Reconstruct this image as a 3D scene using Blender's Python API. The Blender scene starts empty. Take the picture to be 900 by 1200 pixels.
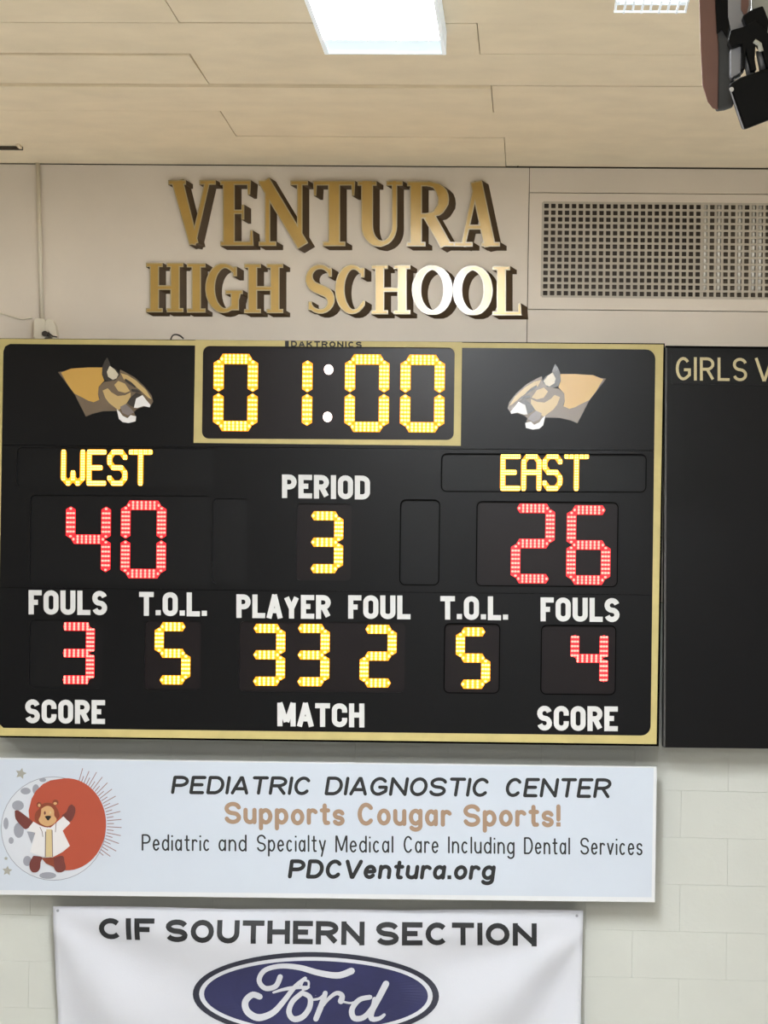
import bpy, math, random
from mathutils import Matrix, Vector
random.seed(7)
S = bpy.context.scene
COL = S.collection
# ------------------------------------------------------------------ camera
F, D, CZ, CEIL = 2880.0, 10.6, 4.33, 6.195
YAW, PITCH, ROLL = math.atan(175/F), math.atan(100/F), 0.0175
RM = Matrix.Rotation(YAW, 3, 'Z') @ Matrix.Rotation(math.pi/2+PITCH, 3, 'X') @ Matrix.Rotation(ROLL, 3, 'Z')
_d = RM @ Vector((0, -(194.5-600)/F, -1.0)); CEIL = CZ + _d.z*D/_d.y      # wall meets ceiling on this row
cam = bpy.data.objects.new('camera', bpy.data.cameras.new('camera'))
COL.objects.link(cam); S.camera = cam
cam.matrix_world = Matrix.Translation((0, -D, CZ)) @ RM.to_4x4()
cam.data.sensor_fit = 'HORIZONTAL'; cam.data.sensor_width = 36.0
cam.data.lens = 36.0*F/900.0
cam.data.clip_end = 200
# ------------------------------------------------------------------ world, exposure
w = bpy.data.worlds.new('world'); S.world = w; w.use_nodes = True
w.node_tree.nodes['Background'].inputs[0].default_value = (0.9, 0.95, 1.0, 1)
w.node_tree.nodes['Background'].inputs[1].default_value = 0.3
vs = S.view_settings
vs.view_transform = 'Standard'; vs.look = 'None'; vs.gamma = 1.0; vs.use_curve_mapping = False
vs.exposure = -0.05
# gym lamps beyond the frame: area lights at the ceiling, same rows as the fixture in view
def area(x, y, sx, sy, e, col=(.97, 1, 1.025)):
    l = bpy.data.lights.new('gym_lamp', 'AREA'); l.shape = 'RECTANGLE'; l.size = sx; l.size_y = sy
    l.energy = e; l.color = col
    o = bpy.data.objects.new('gym_lamp', l); COL.objects.link(o); o.location = (x, y, CEIL-.12)
    return o
area(-.5, -4.95, .42, 1.25, 170)
area(.12, -12.6, .6, 1.5, 380)
for x, y, e in ((-5.5, -3.4, 70), (5.0, -3.6, 50), (-5.5, -9.5, 100), (5.0, -9.5, 90), (-.5, -17.5, 110), (-6, -17, 90), (5, -17, 90)):
    area(x, y, .45, 1.25, e)
# ------------------------------------------------------------------ helpers
def W(u, v, y=0.0):
    """photograph direction -> point on the vertical plane at world y (returns x, z)"""
    d = RM @ Vector(((u-450)/F, -(v-600)/F, -1.0))
    t = (y + D)/d.y
    return (d.x*t, CZ + d.z*t)
def WC(u, v, z=CEIL):
    d = RM @ Vector(((u-450)/F, -(v-600)/F, -1.0))
    t = (z-CZ)/d.z
    return (d.x*t, -D + d.y*t)
PX = D/F   # one pixel on the wall, metres
def lin(c):
    c /= 255.0
    return c/12.92 if c <= .04045 else ((c+.055)/1.055)**2.4
MATS = {}
def mat(name, rgb, rough=.6, metal=0.0, spec=.5, var=0.0, vscale=6.0, bump=0.0, bscale=60.0, emit=None, es=0.0, coat=0.0, stretch=(1,1,1)):
    m = bpy.data.materials.new(name); m.use_nodes = True
    n = m.node_tree; b = n.nodes['Principled BSDF']
    c = tuple(lin(x) for x in rgb)+(1,)
    b.inputs['Base Color'].default_value = c
    b.inputs['Roughness'].default_value = rough
    b.inputs['Metallic'].default_value = metal
    b.inputs['Specular IOR Level'].default_value = spec
    b.inputs['Coat Weight'].default_value = coat
    b.inputs['Coat Roughness'].default_value = .2
    if var or bump:
        tc = n.nodes.new('ShaderNodeTexCoord'); mp = n.nodes.new('ShaderNodeMapping')
        mp.inputs['Scale'].default_value = stretch
        n.links.new(tc.outputs['Object'], mp.inputs['Vector'])
    if var:
        ns = n.nodes.new('ShaderNodeTexNoise'); ns.inputs['Scale'].default_value = vscale; ns.inputs['Detail'].default_value = 5
        n.links.new(mp.outputs[0], ns.inputs['Vector'])
        r = n.nodes.new('ShaderNodeValToRGB')
        r.color_ramp.elements[0].position = .3; r.color_ramp.elements[1].position = .7
        r.color_ramp.elements[0].color = tuple(x*(1-var) for x in c[:3])+(1,)
        r.color_ramp.elements[1].color = tuple(min(1, x*(1+var)) for x in c[:3])+(1,)
        n.links.new(ns.outputs['Fac'], r.inputs[0]); n.links.new(r.outputs[0], b.inputs['Base Color'])
    if bump:
        n2 = n.nodes.new('ShaderNodeTexNoise'); n2.inputs['Scale'].default_value = bscale; n2.inputs['Detail'].default_value = 4
        n.links.new(mp.outputs[0], n2.inputs['Vector'])
        bp = n.nodes.new('ShaderNodeBump'); bp.inputs['Strength'].default_value = bump; bp.inputs['Distance'].default_value = .004
        n.links.new(n2.outputs['Fac'], bp.inputs['Height']); n.links.new(bp.outputs[0], b.inputs['Normal'])
    if emit:
        b.inputs['Emission Color'].default_value = tuple(lin(x) for x in emit)+(1,)
        b.inputs['Emission Strength'].default_value = es
    MATS[name] = m
    return m
mat('ceiling_panel', (238, 224, 198), .9, var=.05, vscale=5, bump=.35, bscale=70)
mat('ceiling_backing', (130, 116, 92), .9, var=.05)
mat('wall_plaster', (226, 216, 203), .5, var=.05, vscale=2.2, bump=.2, bscale=25)
mat('wall_block', (188, 190, 184), .6, spec=.35, var=.025, vscale=4, bump=.35, bscale=45)
mat('wall_gap', (120, 110, 96), .9, var=.05)
mat('room_wall', (142, 142, 140), .7, var=.03)
mat('floor_wood', (226, 221, 212), .4, var=.12, vscale=3, stretch=(1, 12, 1))
mat('board_black', (10, 10, 12), .3, spec=.2, var=.06, vscale=9)
mat('board_side', (58, 58, 56), .5, var=.05)
mat('window_spill_tint', (22, 17, 19), .3, spec=.22, var=.05)  # brownish tint: light spilled by the digits, put into the colour
mat('window_black', (11, 11, 13), .35, spec=.2, var=.05)
mat('gap_black', (4, 4, 4), .8, spec=.05, var=.05)
mat('trim_gold', (184, 169, 110), .5, var=.07, vscale=14)
mat('white_vinyl', (204, 204, 204), .55, var=.03)
mat('cream_vinyl', (196, 184, 142), .55, var=.05)
mat('dark_ink', (12, 14, 18), .6, var=.05)
mat('amber_lens', (150, 90, 10), .5, emit=(255, 160, 0), es=1.45)
mat('amber_led', (255, 220, 120), .5, emit=(255, 222, 92), es=4.6)
mat('amber_pale_led', (255, 220, 160), .5, emit=(255, 226, 150), es=3.0)
mat('red_lens', (120, 10, 20), .5, emit=(246, 30, 40), es=1.5)
mat('red_led', (255, 140, 130), .5, emit=(255, 96, 84), es=3.6)
mat('colon_led', (255, 220, 220), .5, emit=(255, 232, 222), es=3.2)
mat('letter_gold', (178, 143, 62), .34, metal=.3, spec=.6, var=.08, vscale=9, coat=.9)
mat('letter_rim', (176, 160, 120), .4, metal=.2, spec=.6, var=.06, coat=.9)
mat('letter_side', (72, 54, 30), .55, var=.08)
mat('sign_white', (188, 196, 208), .45, spec=.5, var=.012)
mat('sign_edge', (206, 208, 212), .5, var=.01)
mat('sign_tan', (150, 124, 102), .6, var=.05)
mat('print_grey', (140, 142, 152), .6, var=.05)
mat('print_pale', (194, 198, 206), .6, var=.03)
mat('print_star', (150, 148, 140), .6, var=.03)
mat('print_red', (160, 66, 42), .6, var=.03)
mat('print_ray', (140, 108, 108), .6, var=.03)
mat('print_maroon', (98, 42, 36), .6, var=.05)
mat('print_brown', (120, 52, 26), .6, var=.05)
mat('print_face', (190, 150, 104), .6, var=.03)
mat('print_coat', (206, 204, 206), .6, var=.02)
mat('print_khaki', (190, 170, 128), .6, var=.03)
mat('cloth_white', (194, 196, 204), .75, var=.012, bump=.15, bscale=300)
mat('banner_black', (13, 16, 22), .6, var=.04)
mat('oval_navy', (24, 27, 46), .6, var=.04)
mat('oval_blue', (27, 30, 76), .6, var=.12, vscale=8)
mat('emblem_gold', (190, 148, 66), .26, var=.03, coat=.9)
mat('emblem_brown', (100, 84, 66), .26, var=.08, coat=.9)
mat('emblem_tan', (186, 158, 104), .26, var=.05, coat=.9)
mat('emblem_cream', (200, 190, 168), .26, var=.05, coat=.9)
mat('emblem_dark', (32, 26, 24), .26, var=.05, coat=.9)
mat('emblem_white', (222, 220, 220), .26, var=.03, coat=.9)
mat('emblem_grey', (120, 110, 108), .26, var=.08, coat=.9)
mat('lamp_frame', (236, 240, 244), .35, var=.01, emit=(215, 236, 250), es=.35)  # frame, housing and guard get a faint glow to look lit
mat('lamp_diffuser', (240, 245, 250), .5, emit=(246, 252, 255), es=130.0)
mat('lamp_end', (225, 240, 250), .4, emit=(206, 232, 246), es=.6)  # end plate made to glow faintly, no lamp of its own
mat('lamp_tube', (250, 250, 250), .4, emit=(255, 255, 255), es=90.0)
mat('conduit_paint', (224, 216, 198), .45, var=.03)
mat('cable_dark', (60, 52, 44), .6, var=.05)
mat('grille_wire', (190, 182, 168), .5, var=.05)
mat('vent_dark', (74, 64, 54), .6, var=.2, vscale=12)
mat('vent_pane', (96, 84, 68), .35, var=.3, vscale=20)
mat('fin_glint_white', (250, 248, 242), .22, coat=1.0, var=.01)  # near-white paint stands for bright reflections on the vent fins
mat('pad_red', (122, 90, 82), .6, var=.12, vscale=8)
mat('pad_grey', (84, 86, 88), .7, spec=.2, var=.12, vscale=8)
mat('plastic_black', (6, 7, 8), .45, spec=.12, var=.05)
mat('metal_grey', (140, 142, 148), .4, metal=.3, var=.08)
mat('pale_panel', (186, 190, 184), .5, var=.06)

class MB:
    """collects faces for ONE mesh object (several materials allowed)"""
    def __init__(s): s.v = []; s.f = []; s.m = []; s.mats = []; s.yf = None; s.k = 0
    def lift(s): s.k = (s.k+1) % 97; return s.k*1.5e-5
    def mi(s, name):
        if name not in s.mats: s.mats.append(name)
        return s.mats.index(name)
    def face(s, pts, m):
        i = len(s.v); s.v += pts; s.f.append(tuple(range(i, i+len(pts)))); s.m.append(s.mi(m))
    def prism(s, pts, y0, y1, m, side=None, shear=(0, 0), back=False):
        """pts: (x,z) outline; y0 front plane, y1 back plane (y1>y0)"""
        a = sum(pts[i][0]*pts[(i+1) % len(pts)][1]-pts[(i+1) % len(pts)][0]*pts[i][1] for i in range(len(pts)))
        if a < 0: pts = pts[::-1]
        n = len(pts); i0 = len(s.v)
        g = s.yf or (lambda x, z: 0.0)
        s.v += [(x, y0+g(x, z), z) for x, z in pts] + [(x+shear[0], y1+g(x, z), z+shear[1]) for x, z in pts]
        s.f.append(tuple(range(i0, i0+n))); s.m.append(s.mi(m))
        sm = s.mi(side or m)
        for k in range(n):
            k2 = (k+1) % n
            s.f.append((i0+k, i0+n+k, i0+n+k2, i0+k2)); s.m.append(sm)
        if back: s.f.append(tuple(range(i0+2*n-1, i0+n-1, -1))); s.m.append(sm)
    def box(s, a, b, m):
        (x0, y0, z0), (x1, y1, z1) = a, b
        s.prism([(x0, z0), (x1, z0), (x1, z1), (x0, z1)], min(y0, y1), max(y0, y1), m, back=True)
    def tube(s, path, r, m, n=8):
        """round tube through world points"""
        P = [Vector(p) for p in path]; rings = []
        for i, p in enumerate(P):
            t = (P[min(i+1, len(P)-1)]-P[max(i-1, 0)]).normalized()
            a = t.orthogonal().normalized() if i == 0 else (rings[-1][1]-t*rings[-1][1].dot(t)).normalized()
            rings.append((p, a, t.cross(a)))
        i0 = len(s.v); k = s.mi(m)
        for p, a, b in rings:
            for j in range(n):
                q = 2*math.pi*j/n; s.v.append(tuple(p+r*(a*math.cos(q)+b*math.sin(q))))
        for i in range(len(P)-1):
            for j in range(n):
                j2 = (j+1) % n
                s.f.append((i0+i*n+j, i0+i*n+j2, i0+(i+1)*n+j2, i0+(i+1)*n+j)); s.m.append(k)
        s.f.append(tuple(i0+j for j in range(n-1, -1, -1))); s.m.append(k)
        s.f.append(tuple(i0+(len(P)-1)*n+j for j in range(n))); s.m.append(k)
    def build(s, name, parent=None, smooth=False, label=None, bevel=0):
        me = bpy.data.meshes.new(name); me.from_pydata(s.v, [], s.f); me.update()
        for k in s.mats: me.materials.append(MATS[k])
        me.polygons.foreach_set('material_index', s.m)
        if smooth: me.polygons.foreach_set('use_smooth', [True]*len(me.polygons))
        o = bpy.data.objects.new(name, me); COL.objects.link(o)
        if parent: o.parent = parent; o.matrix_parent_inverse = Matrix.Translation(-Vector(parent.location))
        if label: o['label'] = label
        if bevel:
            b = o.modifiers.new('bevel', 'BEVEL'); b.width = bevel; b.segments = 2; b.limit_method = 'ANGLE'
        return o
def thing(name, label, cat, loc=(0, 0, 0), group=None):
    o = bpy.data.objects.new(name, None); COL.objects.link(o); o.location = loc; o.empty_display_size = .1
    tag(o, label, cat, group); return o
def tag(o, label, cat, group=None):
    o['label'] = label; o['category'] = cat
    if group: o['group'] = group
    return o
def PW(pts, y): return [W(u, v, y) for u, v in pts]
def rrect(x0, y0, x1, y1, r, slope=0.0, lean=0.0, n=5):
    """rounded rectangle outline in photograph units; slope: dy/dx of the rows, lean: dx/dy of the columns"""
    out = []
    for cx, cy, a in ((x1-r, y0+r, -90), (x1-r, y1-r, 0), (x0+r, y1-r, 90), (x0+r, y0+r, 180)):
        for k in range(n+1):
            q = math.radians(a+90*k/n); out.append((cx+r*math.cos(q), cy+r*math.sin(q)))
    return [(x+lean*(y-y0), y+slope*(x-x0)) for x, y in out]
def plate(name, outer, holes, y0, y1, m, parent=None, label=None):
    """flat plate with real openings; outlines are (x,z)"""
    cu = bpy.data.curves.new(name, 'CURVE'); cu.dimensions = '2D'; cu.fill_mode = 'BOTH'; cu.extrude = (y1-y0)/2
    for pl in [outer]+holes:
        sp = cu.splines.new('POLY'); sp.points.add(len(pl)-1); sp.use_cyclic_u = True
        for p, (x, z) in zip(sp.points, pl): p.co = (x, z, 0, 1)
    t = bpy.data.objects.new('t', cu); COL.objects.link(t)
    me = bpy.data.meshes.new_from_object(t)
    bpy.data.objects.remove(t); bpy.data.curves.remove(cu)
    ym = (y0+y1)/2
    for vtx in me.vertices:
        a, b, c = vtx.co; vtx.co = (a, ym-c, b)
    me.materials.clear(); me.materials.append(MATS[m]); me.name = name
    o = bpy.data.objects.new(name, me); COL.objects.link(o)
    if parent: o.parent = parent; o.matrix_parent_inverse = Matrix.Translation(-Vector(parent.location))
    if label: o['label'] = label
    return o
# ---- ribbons: a stroke of given width (photograph units), laid on the plane y0
def ribbon(mb, pts, wd, y0, y1, m, side=None, closed=False, cap='butt', shear=(0, 0), sub=None):
    y0 = y0-mb.lift()
    q = [pts[0]]
    for p in pts[1:]:
        if math.hypot(p[0]-q[-1][0], p[1]-q[-1][1]) > 1e-4: q.append(p)
    if closed and math.hypot(q[0][0]-q[-1][0], q[0][1]-q[-1][1]) < 1e-4: q.pop()
    ws = wd if isinstance(wd, (list, tuple)) else [wd]*len(q)
    if len(ws) != len(q):
        ws = [ws[min(len(ws)-1, int(round(i*(len(ws)-1)/max(1, len(q)-1))))] for i in range(len(q))]
    if sub:
        q2, w2 = [], []
        for i in range(len(q)-1):
            L = math.hypot(q[i+1][0]-q[i][0], q[i+1][1]-q[i][1]); k = max(1, int(L/sub))
            for j in range(k):
                t = j/k; q2.append((q[i][0]+(q[i+1][0]-q[i][0])*t, q[i][1]+(q[i+1][1]-q[i][1])*t)); w2.append(ws[i]+(ws[i+1]-ws[i])*t)
        q2.append(q[-1]); w2.append(ws[-1]); q, ws = q2, w2
    n = len(q)
    if n < 2: return
    if cap == 'round' and sub is None:
        for i in range(n if closed else n-1):
            a, b = q[i], q[(i+1) % n]; l = math.hypot(b[0]-a[0], b[1]-a[1]); nx, ny = -(b[1]-a[1])/l, (b[0]-a[0])/l
            ha, hb = ws[i]/2, ws[(i+1) % n]/2; yq = y0-mb.lift()
            mb.prism(PW([(a[0]+nx*ha, a[1]+ny*ha), (b[0]+nx*hb, b[1]+ny*hb), (b[0]-nx*hb, b[1]-ny*hb), (a[0]-nx*ha, a[1]-ny*ha)], yq), yq, y1, m, side, shear)
        for p, ww in zip(q, ws): disc(mb, p[0], p[1], ww/2, ww/2, y0, y1, m, 8, side, shear)
        return
    L, R = [], []
    for i in range(n):
        a = q[(i-1) % n] if (closed or i > 0) else None
        b = q[(i+1) % n] if (closed or i < n-1) else None
        d1 = d2 = None
        if a: l = math.hypot(q[i][0]-a[0], q[i][1]-a[1]); d1 = ((q[i][0]-a[0])/l, (q[i][1]-a[1])/l)
        if b: l = math.hypot(b[0]-q[i][0], b[1]-q[i][1]); d2 = ((b[0]-q[i][0])/l, (b[1]-q[i][1])/l)
        d1 = d1 or d2; d2 = d2 or d1
        nx, ny = -(d1[1]+d2[1]), d1[0]+d2[0]; l = math.hypot(nx, ny) or 1; nx /= l; ny /= l
        c = max(.42, nx*-d1[1]+ny*d1[0]); h = ws[i]/2/c
        L.append((q[i][0]+nx*h, q[i][1]+ny*h)); R.append((q[i][0]-nx*h, q[i][1]-ny*h))
    for i in range(n if closed else n-1):
        j = (i+1) % n
        yq = y0-(i % 2)*2.5e-5
        mb.prism(PW([L[i], L[j], R[j], R[i]], yq), yq, y1, m, side, shear)
    if cap == 'round' and not closed:
        for p, ww in ((q[0], ws[0]), (q[-1], ws[-1])):
            disc(mb, p[0], p[1], ww/2, ww/2, y0, y1, m, 10, side, shear)
    if cap == 'round' and not closed and n > 2:
        for i in range(1, n-1):
            v1 = (q[i][0]-q[i-1][0], q[i][1]-q[i-1][1]); v2 = (q[i+1][0]-q[i][0], q[i+1][1]-q[i][1])
            if v1[0]*v2[0]+v1[1]*v2[1] < .7*math.hypot(*v1)*math.hypot(*v2):
                disc(mb, q[i][0], q[i][1], ws[i]/2, ws[i]/2, y0, y1, m, 10, side, shear)
def disc(mb, cx, cy, rx, ry, y0, y1, m, n=16, side=None, shear=(0, 0)):
    y0 = y0-mb.lift()
    mb.prism(PW([(cx+rx*math.cos(2*math.pi*k/n), cy+ry*math.sin(2*math.pi*k/n)) for k in range(n)], y0), y0, y1, m, side, shear)
def arc(cx, cy, rx, ry, a0, a1, n=10):
    return [(cx+rx*math.cos(math.radians(a0+(a1-a0)*k/n)), cy+ry*math.sin(math.radians(a0+(a1-a0)*k/n))) for k in range(n+1)]
def smooth(pts, n=5):
    out = []
    P = [pts[0]]+list(pts)+[pts[-1]]
    for i in range(1, len(P)-2):
        p0, p1, p2, p3 = P[i-1:i+3]
        for k in range(n):
            t = k/n
            out.append(tuple(.5*((2*p1[d])+(-p0[d]+p2[d])*t+(2*p0[d]-5*p1[d]+4*p2[d]-p3[d])*t*t+(-p0[d]+3*p1[d]-3*p2[d]+p3[d])*t**3) for d in (0, 1)))
    out.append(pts[-1]); return out
# ---- stroke lettering: glyph -> (relative width, strokes in a unit box, y up)
def glyph(c, r):
    O = arc(.5, 1-r, .5, r, 180, 0)+arc(.5, r, .5, r, 0, -180)
    Cc = arc(.5, .5, .5, .5, 42, 318, 16) if r > .4 else [(1, .64)]+arc(.5, 1-r, .5, r, 0, 180)+arc(.5, r, .5, r, 180, 360)+[(1, .36)]
    x = .68
    G = {
     'A': (1.05, [[(0, 0), (.46, 1)], [(.54, 1), (1, 0)], [(.2, .28), (.8, .28)]]),
     'C': (1, [Cc]), 'D': (1, [[(0, 0), (0, 1)], [(0, 1)]+arc(.45, 1-r, .55, r, 90, 0)+arc(.45, r, .55, r, 0, -90)+[(0, 0)]]),
     'E': (.85, [[(0, 0), (0, 1)], [(0, 1), (1, 1)], [(0, 0), (1, 0)], [(0, .52), (.85, .52)]]),
     'F': (.8, [[(0, 0), (0, 1)], [(0, 1), (1, 1)], [(0, .5), (.85, .5)]]),
     'G': (1.05, [Cc[:-1]+[(1, .2 if r > .4 else .3), (1, .45), (.55, .45)]]),
     'H': (1, [[(0, 0), (0, 1)], [(1, 0), (1, 1)], [(0, .52), (1, .52)]]),
     'I': (0, [[(.5, 0), (.5, 1)]]),
     'K': (1, [[(0, 0), (0, 1)], [(1, 1), (0, .4)], [(.3, .58), (1, 0)]]),
     'L': (.8, [[(0, 1), (0, 0)], [(0, 0), (1, 0)]]),
     'M': (1.3, [[(0, 0), (0, 1)], [(.06, 1), (.48, .1)], [(.52, .1), (.94, 1)], [(1, 1), (1, 0)]]),
     'N': (1.05, [[(0, 0), (0, 1)], [(0, 1), (1, 0)], [(1, 0), (1, 1)]]),
     'O': (1.05 if r > .4 else 1, [O]), 'P': (.95, [[(0, 0), (0, 1)], [(0, 1)]+arc(.5, .735, .5, .265, 90, -90)+[(0, .47)]]),
     'R': (1, [[(0, 0), (0, 1)], [(0, 1)]+arc(.5, .745, .5, .255, 90, -90)+[(0, .49)], [(.5, .49), (1, 0)]]),
     'S': (.98, [arc(.5, .745, .5, .255, 15, 270, 12)+arc(.5, .245, .5, .245, 90, -165, 12)]),
     'T': (.95, [[(0, 1), (1, 1)], [(.5, 1), (.5, 0)]]),
     'U': (1, [[(0, 1)]+arc(.5, r*.9, .5, r*.9, 180, 360)+[(1, 1)]]),
     'V': (1.05, [[(0, 1), (.46, 0)], [(.54, 0), (1, 1)]]),
     'Y': (1.05, [[(0, 1), (.48, .42)], [(.52, .42), (1, 1)], [(.5, .5), (.5, 0)]]),
     '.': (0, [[(.5, 0), (.5, .07)]]), '!': (0, [[(.5, 1), (.5, .3)], [(.5, .08), (.5, 0)]]),
     'a': (.72, [arc(.45, x/2, .45, x/2, 50, 320, 12)+[(.9, .2)], [(.95, x), (.95, 0)]]),
     'c': (.66, [arc(.5, x/2, .5, x/2, 48, 312, 12)]),
     'd': (.75, [arc(.5, x/2, .5, x/2, 40, 320, 12), [(1, 1), (1, 0)]]),
     'e': (.7, [[(.05, x*.5), (.95, x*.55)]+arc(.5, x/2, .5, x/2, 10, 320, 14)]),
     'g': (.74, [arc(.5, x/2, .5, x/2, 40, 320, 12), [(1, x), (1, -.12)]+arc(.5, -.12, .5, .2, 0, -150, 8)]),
     'i': (0, [[(.5, 0), (.5, x*.92)], [(.5, .9), (.5, .97)]]),
     'l': (0, [[(.5, 0), (.5, 1)]]),
     'n': (.7, [[(0, 0), (0, x)], [(0, .38)]+arc(.5, x-.28, .5, .28, 170, 0, 8)+[(1, 0)]]),
     'o': (.74, [arc(.5, x/2, .5, x/2, 0, 360, 16)]),
     'p': (.74, [[(0, x), (0, -.32)], arc(.5, x/2, .5, x/2, 140, -140, 12)]),
     'r': (.5, [[(0, 0), (0, x)], [(0, .36)]+arc(.6, x-.25, .6, .25, 170, 40, 6)]),
     's': (.62, [arc(.5, x*.745, .5, x*.255, 20, 270, 8)+arc(.5, x*.245, .5, x*.245, 90, -160, 8)]),
     't': (.5, [[(.45, .95), (.45, .15), (.6, 0), (1, 0)], [(0, x), (1, x)]]),
     'u': (.7, [[(0, x)]+arc(.5, .26, .5, .26, 180, 360, 8)+[(1, x)], [(1, x), (1, 0)]]),
     'v': (.72, [[(0, x), (.5, 0), (1, x)]]),
     'y': (.72, [[(0, x), (.5, .05)], [(1, x), (.35, -.32)]]),
    }
    return G[c]
def text(mb, s, x0, x1, top0, base0, top1, base1, wt, y0, y1, m, r=.5, wr=.75, gap=.28, cap='butt', italic=0.0, sub=None, jitter=0.0, aspect=1.0, parent=None, yf=None):
    """lay a word between x0..x1; cap line and base line given at both ends"""
    H = base0-top0
    wd = []
    for c in s: g = glyph(c, r); wd.append((max(g[0]*wr*H-0, 0) if g[0] else 0))
    adv = gap*H*aspect
    tot = sum(wd)+wt*len(s)*1.0+adv*(len(s)-1)
    k = (x1-x0)/tot
    cx = x0; wtx = wt
    for c, ww in zip(s, wd):
        if parent: mb = MB(); mb.yf = yf
        gw, st = glyph(c, r)
        full = (ww+wt)*k
        inner = max(full-wtx, 0)
        jy = random.uniform(-jitter, jitter)
        for path in st:
            P = []
            for (px, py) in path:
                u = cx + wtx/2 + px*inner if gw else cx+full/2
                t = (u-x0)/(x1-x0)
                tp = top0+(top1-top0)*t; bs = base0+(base1-base0)*t
                yy = bs - wt/2 - py*(bs-tp-wt) + jy
                if c == '.' or (c == '!' and py < .1) or (c == 'i' and py > .85): yy = bs - wt/2 - py*(bs-tp-wt)
                P.append((u+italic*(bs-yy), yy))
            if c in '.' or (len(path) == 2 and abs(path[0][1]-path[1][1]) <= .081 and path[0][0] == path[1][0]):
                a, b = P[0], P[-1]; mx, my = (a[0]+b[0])/2, (a[1]+b[1])/2
                P = [(mx, my+wt*.5), (mx, my-wt*.5)]
                ribbon(mb, P, wt, y0, y1, m); continue
            cl = (len(P) > 4 and math.hypot(P[0][0]-P[-1][0], P[0][1]-P[-1][1]) < .01) or c == 'O'
            if len(path) > 2 and path[0] == path[-1]: cl = True
            if cap == 'butt' and not cl:
                for e_, n_ in ((0, 1), (-1, -2)):
                    dx_, dy_ = P[e_][0]-P[n_][0], P[e_][1]-P[n_][1]; l_ = math.hypot(dx_, dy_)
                    vert = abs(dx_) < .36*abs(dy_) and path[e_][1] in (0, 1)
                    hor = abs(dy_) < .08*abs(dx_) and path[e_][0] in (0, 1)
                    if l_ and (vert or hor):
                        f_ = wt/2/abs(dy_) if vert else wt/2/abs(dx_)
                        P[e_] = (P[e_][0]+dx_*f_, P[e_][1]+dy_*f_)
            ribbon(mb, P, wt, y0, y1, m, closed=cl, cap=cap, sub=None if cl else sub)
        cx += full + adv*k
        if parent: mb.build('letter', parent)
# ================================================================== the setting
def struct(o): o['kind'] = 'structure'; return o
def xz(u, v, y=0): return W(u, v, y)
X0, X1 = -9.0, 8.0
m = MB(); m.box((X0, -21, -.1), (X1, .3, 0), 'floor_wood'); struct(m.build('floor'))
m = MB(); m.box((X0-.2, -21, 0), (X0, .3, CEIL+.3), 'room_wall'); struct(m.build('wall_left'))
m = MB(); m.box((X1, -21, 0), (X1+.2, .3, CEIL+.3), 'room_wall'); struct(m.build('wall_right'))
m = MB(); m.box((X0-.2, -21.2, 0), (X1+.2, -21, CEIL+.3), 'room_wall'); struct(m.build('wall_front'))
m = MB(); m.box((X0-.2, -21.2, CEIL+.03), (X1+.2, .3, CEIL+.3), 'ceiling_backing'); ceil = struct(m.build('ceiling'))
# ceiling planks: staggered long panels with open joints
pz = [0.0]+[-WC(450, v_)[1] for v_ in (161, 131.5, 100.5, 64, 28)]+[3.32, 3.83, 4.34, 4.85]
jl = 2.26
zj = [592, 268, 577, 234, 561, 200]
rows_px = [179, 146, 117, 82, 50, 11]
for i in range(len(pz)-1):
    if i < 6: jx = WC(zj[i], rows_px[i])[0]
    else: jx = WC(561 if i % 2 == 0 else 200, 20)[0]
    ya, yb = -pz[i+1], -pz[i]
    n0 = int((X0-jx)/jl)-1; n1 = int((X1-jx)/jl)+1
    mm = MB() if i > 6 else None
    for k in range(-2, 3) if i < 7 else range(n0, n1+1):
        a = max(X0, jx+k*jl); b = min(X1, jx+(k+1)*jl)
        if b-a < .05: continue
        g = .0013
        dz = random.uniform(0, .004)
        tilt = .0 if i not in (2, 3) else (.009 if k < 0 else .001)
        q = MB() if mm is None else mm
        z0 = CEIL+dz; z1 = CEIL+.03
        A = [(a+g, ya+g, z0-tilt), (b-g, ya+g, z0-tilt), (b-g, yb-g, z0), (a+g, yb-g, z0)]
        B = [(x, y, z1) for x, y, z in A]
        q.face(A[::-1], 'ceiling_panel')
        for e in range(4): q.face([A[e], A[(e+1) % 4], B[(e+1) % 4], B[e]], 'ceiling_panel')
        if mm is None: q.build('ceiling_panel', ceil)
    if mm: o = mm.build('ceiling_panel_row', ceil); o['kind'] = 'stuff'
    elif i < 7:
        for (a, b) in ((X0, jx-2*jl-.003), (jx+3*jl+.003, X1)):
            if b-a > .05:
                q = MB(); q.box((a, ya+.002, CEIL+.001), (b, yb-.002, CEIL+.03), 'ceiling_panel'); q.build('ceiling_panel', ceil)
q = MB(); q.box((X0, -21, CEIL), (X1, -pz[-1]-.003, CEIL+.03), 'ceiling_panel'); q.build('ceiling_board', ceil)
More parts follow.
